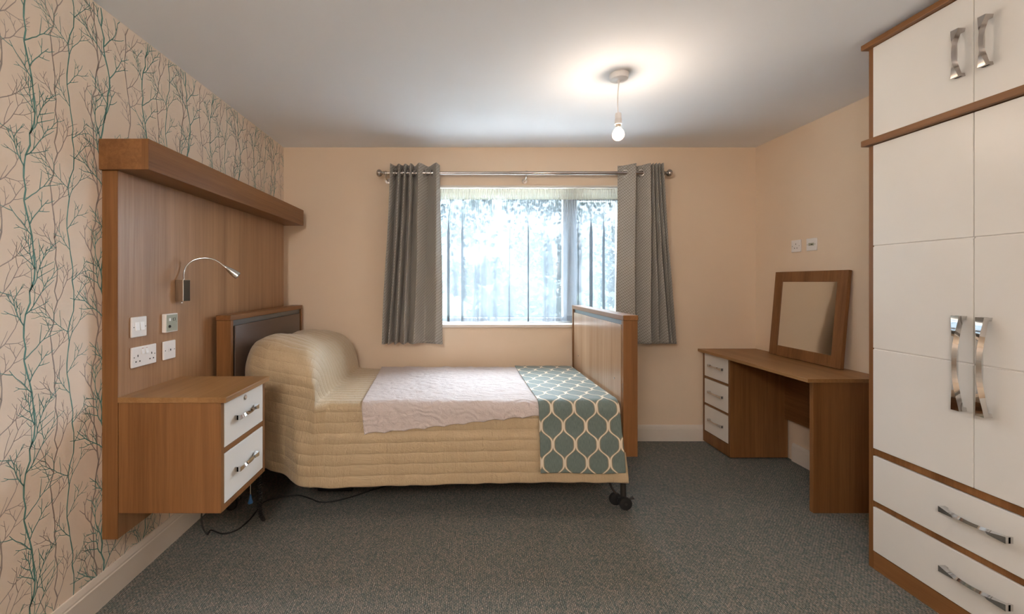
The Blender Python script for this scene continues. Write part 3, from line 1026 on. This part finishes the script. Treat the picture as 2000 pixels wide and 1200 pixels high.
def sec_at(u, v):
    p, c = sec(u)
    s = v * c[-1]
    import bisect
    i = min(max(bisect.bisect_right(c, s) - 1, 0), len(c) - 2)
    f = (s - c[i]) / max(1e-9, c[i + 1] - c[i])
    return Vector((lerp(p[i][2], p[i + 1][2], f), lerp(p[i][0], p[i + 1][0], f), lerp(p[i][1], p[i + 1][1], f))), c[-1] * (1 - v)
def quilt_f(u, v):
    p, l = sec_at(u, v)
    n1 = noise.noise(Vector((p.x * 5, p.y * 4, p.z * 5)))
    n2 = noise.noise(Vector((p.x * 16, p.y * 7, p.z * 8)))
    side = sm((2.46 - p.y) / .05) * sm((.60 - p.z) / .05)
    mound = sm((-.75 - p.x) / .2)
    d = Vector((0, -1, 0)) if p.y < 2.44 else Vector((0, 0, 1))
    amp = .007 * n1 + .004 * n2
    # vertical folds on the hanging skirt
    fold = math.sin(p.x * 34 + 2 * n1) * .004 + (.020 * math.exp(-((p.x + .88) / .05) ** 2) - .022 * math.exp(-((p.x + 1.0) / .06) ** 2)) * sm((.55 - p.z) / .3)
    q = p + d * (amp * (.4 + .8 * mound) + side * fold)
    # quilting puffs
    ph = abs(math.sin(math.pi * l / .058)) ** .5
    q += d * (.0022 * (ph - .6))
    return q
qu = grid_obj('quilt', M['quilt'], 260, 300, quilt_f, None, True, .006, lambda u, v: (u * LEN, sec_at(u, v)[1]))
tag(qu, 'cream quilted bedspread draped over the pillows and hanging to the near side of the bed', 'bedspread')

def flat_f(x0f, x1f, hem, off, far_y=3.43, N=2.425, wob=.002, flare=None, seed=0):
    """a cloth lying over the flat part of the bed and over its near edge"""
    R = .045 + off
    def path(X, hz):
        pts = [(far_y, TOPZ + off)]
        for i in range(1, 24):
            f = i / 24; pts.append((lerp(far_y, N + .045, f), TOPZ + off - .004 * math.sin(f * math.pi)))
        for i in range(0, 11):
            a = math.pi / 2 * i / 10
            pts.append((N + .045 - R * math.sin(a), TOPZ - .045 + R * math.cos(a)))
        y1 = N - off
        yb = y1 - .043 * (TOPZ - .045 - hz) / .37
        for i in range(1, 17):
            f = i / 16; z = lerp(TOPZ - .045, hz, f)
            pts.append((lerp(y1, yb, f) - .008 * sm((.46 - z) / .03), z))
        return pts
    def F(u, v):
        Xm = lerp(x0f(v), x1f(v), u)
        pts = path(Xm, hem(u))
        c = section_len([(a, b) for a, b in pts])
        s = v * c[-1]
        i = 0
        while i < len(c) - 2 and c[i + 1] < s: i += 1
        f = (s - c[i]) / max(1e-9, c[i + 1] - c[i])
        y, z = lerp(pts[i][0], pts[i + 1][0], f), lerp(pts[i][1], pts[i + 1][1], f)
        n = noise.noise(Vector((Xm * 11 + seed, y * 9, z * 9))) + .5 * noise.noise(Vector((Xm * 30 + seed, y * 22, z * 22)))
        d = Vector((0, -1, 0)) if y < N + .01 else Vector((0, 0, 1))
        return Vector((Xm, y, z)) + d * (abs(n) * wob * 2 + .001)
    def UV(u, v):
        pts = path(0, hem(u)); c = section_len(pts)
        return (lerp(x0f(v), x1f(v), u), c[-1] * v)
    return F, UV
def vhem(u):
    x = u
    base = lerp(.452, .548, sm(u) * .35 + u * .65)
    return base + .009 * abs(math.sin(u * math.pi * 9)) - .004
F, UV = flat_f(lambda v: interp([(0, -.617), (.7, -.565), (.80, -.556), (.9, -.545), (1, -.530)], v), lambda v: .47, vhem, .008, 3.425, wob=.004, seed=3)
th_ = grid_obj('white_throw', M['throw'], 160, 190, F, None, True, .005, UV)
tag(th_, 'white crinkled throw with a scalloped hem laid across the middle of the bed', 'throw')
F, UV = flat_f(lambda v: lerp(.443, .447, v), lambda v: lerp(.890, .902, v) + .012 * sm((v - .72) / .28), lambda u: .250 + .003 * math.sin(u * 7), .018, 3.428, wob=.0018, seed=8)
rn = grid_obj('bed_runner', M['runner'], 90, 190, F, None, True, .004, UV)
tag(rn, 'teal bed runner with cream ogee lattice pattern across the foot of the bed', 'bed runner')

# ------------------------------------------------------------------ curtain pole
RY, RZ = 3.425, 2.169
t = thing('curtain_pole', 'satin steel curtain pole with ball finials above the window', 'curtain pole', (.517, YB, 2.10))
bm = bm_new(); lathe(bm, [(.0125, -.58), (.0125, .40)], (0, RY, RZ), 'x', 20)
lathe(bm, [(.0145, .40), (.0145, 1.614)], (0, RY, RZ), 'x', 20)
autosmooth(obj('pole', bm, M['satin_steel'], t))
for s, x in ((-1, -.595), (1, 1.630)):
    bm = bm_new()
    prof_ = [(.0135, 0), (.0155, .004), (.0155, .012), (.010, .016), (.010, .022), (.016, .026)] + [(.0295 * math.sin(math.radians(a)), .053 - .0295 * math.cos(math.radians(a))) for a in range(35, 180, 10)] + [(.0005, .0825)]
    lathe(bm, [(r, s * h * .8) for r, h in prof_], (x, RY, RZ), 'x', 24)
    obj('finial', bm, M['satin_steel'], t, True)
for x in (-.585, .535, 1.61):
    bm = bm_new()
    tube(bm, [(x, YB - .001, RZ - .040), (x, RY + .03, RZ - .040), (x, RY, RZ - .026)], .006, 10)
    lathe(bm, [(.022, -.006), (.022, -.001)], (x, YB, RZ - .040), 'y', 20)
    lathe(bm, [(.0178, -.006), (.0178, .006)], (x, RY, RZ), 'x', 20)
    tube(bm, [(x, RY, RZ - .017), (x, RY, RZ - .034)], .004, 8)
    autosmooth(obj('bracket', bm, M['satin_steel'], t))

# ------------------------------------------------------------------ curtains
def curtain(name_label, nodes_top, nodes_bot, zt, zb, group, eyelets):
    """nodes: (pixel-measured metres x, y offset) along the fold line, top and bottom"""
    NU, NV = 26 * (len(nodes_top) - 1), 60
    def along(nodes, u):
        s = u * (len(nodes) - 1); i = min(int(s), len(nodes) - 2); f = s - i
        p0, p1, p2, p3 = [nodes[min(max(i + k, 0), len(nodes) - 1)] for k in (-1, 0, 1, 2)]
        r = []
        fx = f; fy = .5 - .5 * math.cos(math.pi * f)
        fy = lerp(f, fy, .75); fx = lerp(f, .5 - .5 * math.cos(math.pi * f), .25)
        return (lerp(p1[0], p2[0], fx), lerp(p1[1], p2[1], fy))
    # developed width for the fabric's pattern
    cu = [0.0]
    pr = along(nodes_bot, 0)
    for i in range(1, NU + 1):
        q = along(nodes_bot, i / NU); cu.append(cu[-1] + math.hypot(q[0] - pr[0], q[1] - pr[1])); pr = q
    def F(u, v):
        a, b = along(nodes_top, u), along(nodes_bot, u)
        f = v ** 1.15
        x = lerp(a[0], b[0], f) + .005 * math.sin(v * 7 + u * 23) * v
        y = RY + lerp(a[1], b[1], f) + .007 * noise.noise(Vector((u * 8, v * 4, 1.7))) * min(1, v * 4)
        return Vector((x, y, lerp(zt, zb, v) - .004 * math.sin(u * 40)))
    def UV(u, v):
        return (cu[int(round(u * NU))], (1 - v) * (zt - zb))
    o = grid_obj('curtain', M['curtain'], NU, NV, F, None, True, .003, UV)
    tag(o, name_label, 'curtain', group)
    for k, (x, ang) in enumerate(eyelets):
        bm = bm_new()
        R_, r_ = .0235, .0042
        n1_, n2_ = 24, 8
        ca, sa = math.cos(ang), math.sin(ang)
        V = []
        for i in range(n1_):
            a = 2 * math.pi * i / n1_
            ring = []
            for j in range(n2_):
                b = 2 * math.pi * j / n2_
                rr = R_ + r_ * math.cos(b)
                lx, ly, lz = r_ * 1.2 * math.sin(b), rr * math.cos(a), rr * math.sin(a)
                ring.append(bm.verts.new((x + lx * ca - ly * sa, RY + lx * sa + ly * ca, RZ + lz)))
            V.append(ring)
        for i in range(n1_):
            for j in range(n2_):
                bm.faces.new((V[i][j], V[(i + 1) % n1_][j], V[(i + 1) % n1_][(j + 1) % n2_], V[i][(j + 1) % n2_]))
        obj('eyelet', bm, M['satin_steel'], o, True)
    return o
def cx(p): return (p - VX) / FPX * RY
A_, B_ = -.045, .045
lt = [(764, A_), (773, B_), (781, A_), (786, B_), (792, A_), (797, B_), (803, A_), (808, B_), (819, A_), (836, B_), (853, A_), (859, -.005)]
lb = [(747, A_), (757, B_), (761, A_), (766, B_), (773, A_), (780, B_), (790, A_), (796, B_), (811, A_), (827, B_), (851, A_), (866, -.02)]
curtain('grey woven eyelet curtain left of the window, near the headboard end', [(cx(a), b) for a, b in lt], [(cx(a), b * 1.1) for a, b in lb], 2.236, .812, 'window curtains', [(cx(a), math.radians(g)) for a, g in ((769, 25), (777, -25), (784, 25), (789, -25), (795, 25), (800, -25), (806, 25), (814, -30), (828, 35), (845, -45))])
rt_ = [(1209, .030), (1238, A_), (1243, B_), (1266, A_), (1269, B_), (1272, A_), (1275, B_), (1278, A_), (1281, B_), (1284, A_), (1287, B_), (1291, A_), (1293, .02)]
rb_ = [(1201, -.015), (1234, A_), (1240, B_), (1267, A_), (1271, B_), (1282, A_), (1286, B_), (1300, A_), (1305, B_), (1308, A_), (1311, B_), (1315, A_), (1318, .02)]
curtain('grey woven eyelet curtain right of the window, behind the footboard', [(cx(a), b) for a, b in rt_], [(cx(a), b * 1.1) for a, b in rb_], 2.236, .812, 'window curtains', [(cx(a), math.radians(g)) for a, g in ((1221, 60), (1252, 60), (1267.5, 15), (1273.5, 15), (1279.5, 15), (1285.5, 15))])

# net curtain in the reveal
NX0, NX1 = WX0 + .015, WX1 - .015
rr = random.Random(5)
fold_c = [rr.uniform(NX0, NX1) for _ in range(46)]
fold_w = [rr.uniform(.008, .035) for _ in fold_c]
fold_a = [rr.choice((-1, 1)) * rr.uniform(.006, .022) for _ in fold_c]
def net_f(u, v):
    x = lerp(NX0, NX1, u)
    xf = x
    g = 1 - sm(v / .35)
    y = 3.585 + .0045 * math.sin(x * 2 * math.pi / .018) * g + .008 * math.sin(x * 2 * math.pi / .11 + 2 * math.sin(x * 5)) * sm(v / .4)
    for c, w_, a in zip(fold_c, fold_w, fold_a):
        d = (x - c - .01 * math.sin(v * 3 + c * 9) * v) / w_
        if abs(d) < 3: y += a * math.exp(-d * d) * sm(v / .5)
    ph = 2 * math.pi * (xf / .125 + .35 * math.sin(xf * 4.1 + 1))
    am = .5 + .5 * math.sin(xf * 11 + 2)
    x += .036 * am * math.sin(ph) * sm(v / .30); y += .028 * (.3 + .7 * am) * math.cos(ph) * sm(v / .30)
    x = min(max(x, NX0), NX1)
    return Vector((x, y, lerp(1.990, .972, v)))
nc = thing('net_curtain', 'sheer white net curtain hanging across the window recess', 'net curtain', ((NX0 + NX1) / 2, 3.585, .972))
grid_obj('net', M['net'], 700, 26, net_f, nc, True, 0, lambda u, v: (u, v))
def tape_f(u, v):
    x = lerp(NX0, NX1, u)
    return Vector((x, 3.578 + .004 * math.sin(x * 2 * math.pi / .014) + .002 * math.sin(v * math.pi * 6), lerp(2.079, 1.988, v)))
grid_obj('heading_tape', M['net_tape'], 900, 12, tape_f, nc, True, 0, lambda u, v: (u, v))
def hem_f(u, v):
    p = net_f(u, 1.0 - .045 * (1 - v)); p.y += .003
    return p
grid_obj('hem', M['net_tape'], 700, 2, hem_f, nc, True, 0, lambda u, v: (u, v)).data.materials[0] = M['net']
bm = bm_new(); tube(bm, [(WX0, 3.592, 2.060), (WX1, 3.592, 2.060)], .004, 8); obj('wire', bm, M['white_gloss'], nc)

# ------------------------------------------------------------------ pendant light and added fill globe
def pendant(x, y, label, bulbmat, zb=2.094):
    t = thing('pendant_light', label, 'pendant light', (x, y, 2.06))
    b_ = bm_new(); lathe(b_, [(.050, ZC - .0005), (.050, ZC - .012), (.046, ZC - .028), (.040, ZC - .032), (.010, ZC - .034), (.006, ZC - .044)], (x, y, 0), 'z', 32)
    autosmooth(obj('ceiling_rose', b_, M['plastic'], t))
    b_ = bm_new(); tube(b_, smooth_path([(x, y, ZC - .036), (x - .005, y, ZC - .09), (x - .007, y, ZC - .15), (x - .004, y, 2.197)], 6), .0032, 8); obj('cord', b_, M['plastic'], t, True)
    c = (x - .004, y, 0)
    b_ = bm_new(); lathe(b_, [(.006, 2.202), (.015, 2.198), (.0165, 2.190), (.0165, 2.172), (.0150, 2.171), (.0150, 2.168), (.0175, 2.167), (.0185, 2.140), (.017, 2.138)], c, 'z', 24); autosmooth(obj('lamp_holder', b_, M['plastic'], t))
    b_ = bm_new(); lathe(b_, [(.0125, 2.139), (.0125, 2.128), (.0135, 2.124)], c, 'z', 20); obj('bulb_cap', b_, M['satin_steel'], t, True)
    b_ = bm_new()
    pr_ = [(.0130, 2.124), (.017, 2.116), (.025, 2.106)] + [(.0315 * math.sin(math.radians(a)), 2.0845 + .0315 * math.cos(math.radians(a))) for a in range(56, 180, 12)] + [(.0004, 2.053)]
    lathe(b_, pr_, c, 'z', 28); bl = obj('bulb', b_, bulbmat, t, True, 'lit clear bulb')
    b_ = bm_new(); lathe(b_, [(.002, -.011), (.0075, -.008), (.009, 0), (.0075, .008), (.002, .011)], (x - .004, y, 2.084), 'z', 16); obj('filament', b_, M['filament'], bl, True)
    return t
pendant(.850, 2.289, 'bare lit bulb hanging on a short cord from the white ceiling rose', M['bulb'])
t = thing('fill_globe', 'added opal fill globe, unseen behind the viewpoint', 'fill light', (-.6, -1.0, 1.90))  # added fill, out of view: brightens the faces turned towards the camera
bm = bm_new(); lathe(bm, [(.07, ZC - .0005), (.07, ZC - .02), (.05, ZC - .03)], (-.6, -1.0, 0), 'z', 28); obj('ceiling_rose', bm, M['plastic'], t, True)
bm = bm_new(); lathe(bm, [(.05, ZC - .03)] + [(.24 * math.sin(math.radians(a)), ZC - .26 + .24 * math.cos(math.radians(a))) for a in range(20, 180, 10)] + [(.001, ZC - .50)], (-.6, -1.0, 0), 'z', 28); obj('globe', bm, M['globe'], t, True)

# ------------------------------------------------------------------ dressing table
DX = 1.990
t = thing('dressing_table', 'oak dressing table with three cream drawers along the right wall', 'dressing table', (2.2, 2.97, 0))
bm = bm_new(); box(bm, 1.953, XR - .004, 2.409, YB - .006, .735, .756, .0015); obj('tabletop', bm, M['oak_edge_y'], t)
PY0, PY1 = 3.16, YB - .018
bm = bm_new()
box(bm, DX, XR - .018, PY0, PY0 + .022, .010, .7345, .001); box(bm, DX, XR - .018, PY1 - .022, PY1, .010, .7345, .001)
box(bm, DX, XR - .018, PY0 + .022, PY1 - .022, .010, .098, .001); box(bm, XR - .036, XR - .018, PY0 + .022, PY1 - .022, .098, .7345)
for z in (.3185, .535): box(bm, DX + .001, XR - .036, PY0 + .022, PY1 - .022, z - .008, z + .008, .0005)
for yy in (PY0 + .04, PY1 - .06): box(bm, DX + .05, XR - .05, yy, yy + .02, 0, .010)
obj('pedestal', bm, M['oak_z'], t)
for z0, z1 in ((.546, .728), (.3285, .524), (.103, .308)):
    bm = bm_new(); box(bm, DX - .001, XR - .04, PY0 + .024, PY1 - .024, z0, z1, .0015); d = obj('drawer', bm, M['cream_door'], t)
    bm = bm_new(); bow_handle(bm, (DX - .001, (PY0 + PY1) / 2 - .01, (z0 + z1) / 2 + .003), .175, (0, 1, 0), (-1, 0, 0), 1.0); autosmooth(obj('handle', bm, M['chrome'], d), 45)
bm = bm_new(); box(bm, DX, XR - .018, 2.417, 2.444, 0, .7345, .001); obj('end_panel', bm, M['oak_z'], t)
bm = bm_new(); box(bm, XR - .045, XR - .024, 2.4445, PY0 - .0005, .300, .7345, .001); obj('modesty_panel', bm, M['oak_y'], t)

# ------------------------------------------------------------------ mirror leaning on the wall
t = thing('mirror', 'square oak-framed mirror leaning against the wall on the dressing table', 'mirror', (2.36, 2.96, .757))
MY0, MY1 = 2.655, 3.268
H = .618; xb, xt = 2.352, 2.404
tilt = math.atan2(xt - xb, .615)
def tm(bm_):
    for v in bm_.verts:
        h, dpt = v.co.z, v.co.x       # local: z up the mirror, x depth toward wall
        v.co.x = xb + h * math.sin(tilt) + dpt * math.cos(tilt)
        v.co.z = .7605 + h * math.cos(tilt) - dpt * math.sin(tilt)
    return bm_
f_ = .074
bm = bm_new()
box(bm, 0, .022, MY0, MY0 + f_, 0, H, .0015); obj('frame_stile', tm(bm), M['oak_z'], t)
bm = bm_new(); box(bm, 0, .022, MY1 - f_, MY1, 0, H, .0015); obj('frame_stile', tm(bm), M['oak_z'], t)
bm = bm_new(); box(bm, 0, .022, MY0 + f_, MY1 - f_, 0, f_, .0015); obj('frame_rail', tm(bm), M['oak_z'], t)
bm = bm_new(); box(bm, 0, .022, MY0 + f_, MY1 - f_, H - f_, H, .0015); obj('frame_rail', tm(bm), M['oak_z'], t)
bm = bm_new(); box(bm, .004, .010, MY0 + f_ - .002, MY1 - f_ + .002, f_ - .002, H - f_ + .002); obj('mirror_glass', tm(bm), M['mirror'], t)

# ------------------------------------------------------------------ wardrobe
WF = 1.878
WY0, WYM, WY1 = 1.160, 1.567, 1.972
t = thing('wardrobe', 'tall oak wardrobe with cream doors, top cupboards and two bottom drawers', 'wardrobe', (2.15, WYM, 0))
bm = bm_new()
box(bm, WF, XR - .003, WY1 - .022, WY1, 0, 2.365, .001); box(bm, WF, XR - .003, WY0, WY0 + .022, 0, 2.365, .001)
box(bm, XR - .02, XR - .003, WY0 + .022, WY1 - .022, 0, 2.365)
for z0, z1 in ((1.925, 1.955), (.517, .546), (.285, .309), (.0, .080)):
    box(bm, WF + .002, XR - .02, WY0 + .022, WY1 - .022, z0, z1, .001)
obj('carcass', bm, M['oak_z'], t)
bm = bm_new(); box(bm, WF + .0005, WF + .0018, WY0 + .022, WY1 - .022, .0, .078); obj('plinth', bm, M['oak_y'], t)
bm = bm_new(); box(bm, 1.853, XR - .003, WY0 - .012, WY1 + .014, 2.364, 2.389, .003); obj('cornice', bm, M['oak_y'], t)
bm = bm_new(); box(bm, 1.853, XR - .003, WY0 - .012, WY1 + .014, 1.921, 1.949, .003); obj('mid_rail', bm, M['oak_y'], t)
def door(y0, y1, z0, z1, grooves, name='door'):
    b_ = bm_new()
    zs = [z0] + [g for g in grooves] + [z1]
    zs.sort()
    for a, b in zip(zs, zs[1:]):
        g0 = .0026 if a != z0 else 0; g1 = .0026 if b != z1 else 0
        box(b_, WF - .004, WF + .014, y0, y1, a + g0, b - g1, .0018)
        if g1: box(b_, WF + .001, WF + .014, y0, y1, b - g1, b + g1)
    return obj(name, b_, M['cream_door'], t)
ya, yb, yc, yd = WY0 + .024, WYM - .0015, WYM + .0015, WY1 - .024
for (y0, y1, hy) in ((yc, yd, 1.600), (ya, yb, 1.524)):
    d = door(y0, y1, .548, 1.918, [.999, 1.462])
    bm = bm_new(); bow_handle(bm, (WF - .004, hy, .998), .352, (0, 0, 1), (-1, 0, 0), 1.35); autosmooth(obj('handle', bm, M['chrome'], d), 45)
    d = door(y0, y1, 1.953, 2.362, [], 'cupboard_door')
    bm = bm_new(); bow_handle(bm, (WF - .004, hy + (.004 if hy > 1.57 else -.004), 2.152), .178, (0, 0, 1), (-1, 0, 0), 1.25); autosmooth(obj('handle', bm, M['satin_steel'], d), 45)
for z0, z1 in ((.311, .514), (.084, .283)):
    d = door(ya, yd, z0, z1, [], 'drawer')
    bm = bm_new(); bow_handle(bm, (WF - .004, 1.557, (z0 + z1) / 2 + .012), .205, (0, 1, 0), (-1, 0, 0), 1.15); autosmooth(obj('handle', bm, M['chrome'], d), 45)

# ------------------------------------------------------------------ cables under the bed
def fl(px, py, z=.006):
    Y = FPX * (CH - z) / (py - VY)
    return ((px - VX) / FPX * Y, Y, z)
bm = bm_new()
pts = [(-1.345, 2.30, .262), (-1.345, 2.26, .16), (-1.33, 2.22, .06), (-1.29, 2.20, .008)] + [fl(*p) for p in ((412, 1036), (435, 1043), (462, 1036), (485, 1018), (500, 1000), (512, 984), (535, 974), (580, 968), (605, 974), (625, 981), (655, 979), (690, 970), (730, 957), (790, 940), (830, 930))]
tube(bm, smooth_path(pts, 6), .0038, 8)
tag(obj('power_cable', bm, M['rubber'], None, True), 'thin black cable looping over the carpet from under the bedside cabinet to the bed', 'cable')
bm = bm_new()
core = smooth_path([(-1.10, 2.34, .36), (-1.075, 2.31, .25), (-1.065, 2.30, .16), (-1.06, 2.295, .07), (-1.045, 2.30, .028), (-1.07, 2.31, .05), (-1.085, 2.32, .12), (-1.09, 2.36, .30)], 40)
hel = []
for i, p in enumerate(core):
    a = i * 1.15
    tdir = (core[min(i + 1, len(core) - 1)] - core[max(i - 1, 0)]).normalized()
    s1 = tdir.cross(Vector((0, 1, .1))).normalized(); s2 = tdir.cross(s1)
    hel.append(p + s1 * .0075 * math.cos(a) + s2 * .0075 * math.sin(a))
tube(bm, hel, .0028, 6)
tag(obj('coiled_cable', bm, M['rubber'], None, True), 'black coiled cord hanging beside the bedside cabinet onto the carpet', 'cable')
bm = bm_new()
box(bm, -.88, -.66, 2.66, 2.76, 0.001, .052, .012, 3)
tag(obj('control_box', bm, M['rubber'], None, True), 'black power box on the carpet under the bed head', 'control box')
t = thing('pull_cord', 'blue tasselled pull hanging on a white string behind the bedside cabinet', 'pull cord', (-1.10, 2.22, .13))
bm = bm_new(); tube(bm, [(-1.078, 2.22, .36), (-1.078, 2.22, .20)], .0012, 6); obj('string', bm, M['upvc'], t)
bm = bm_new(); lathe(bm, [(.003, .204), (.006, .19), (.007, .180), (.013, .162), (.012, .158)], (-1.078, 2.22, 0), 'z', 12); obj('tassel', bm, M['blue_tag'], t, True)
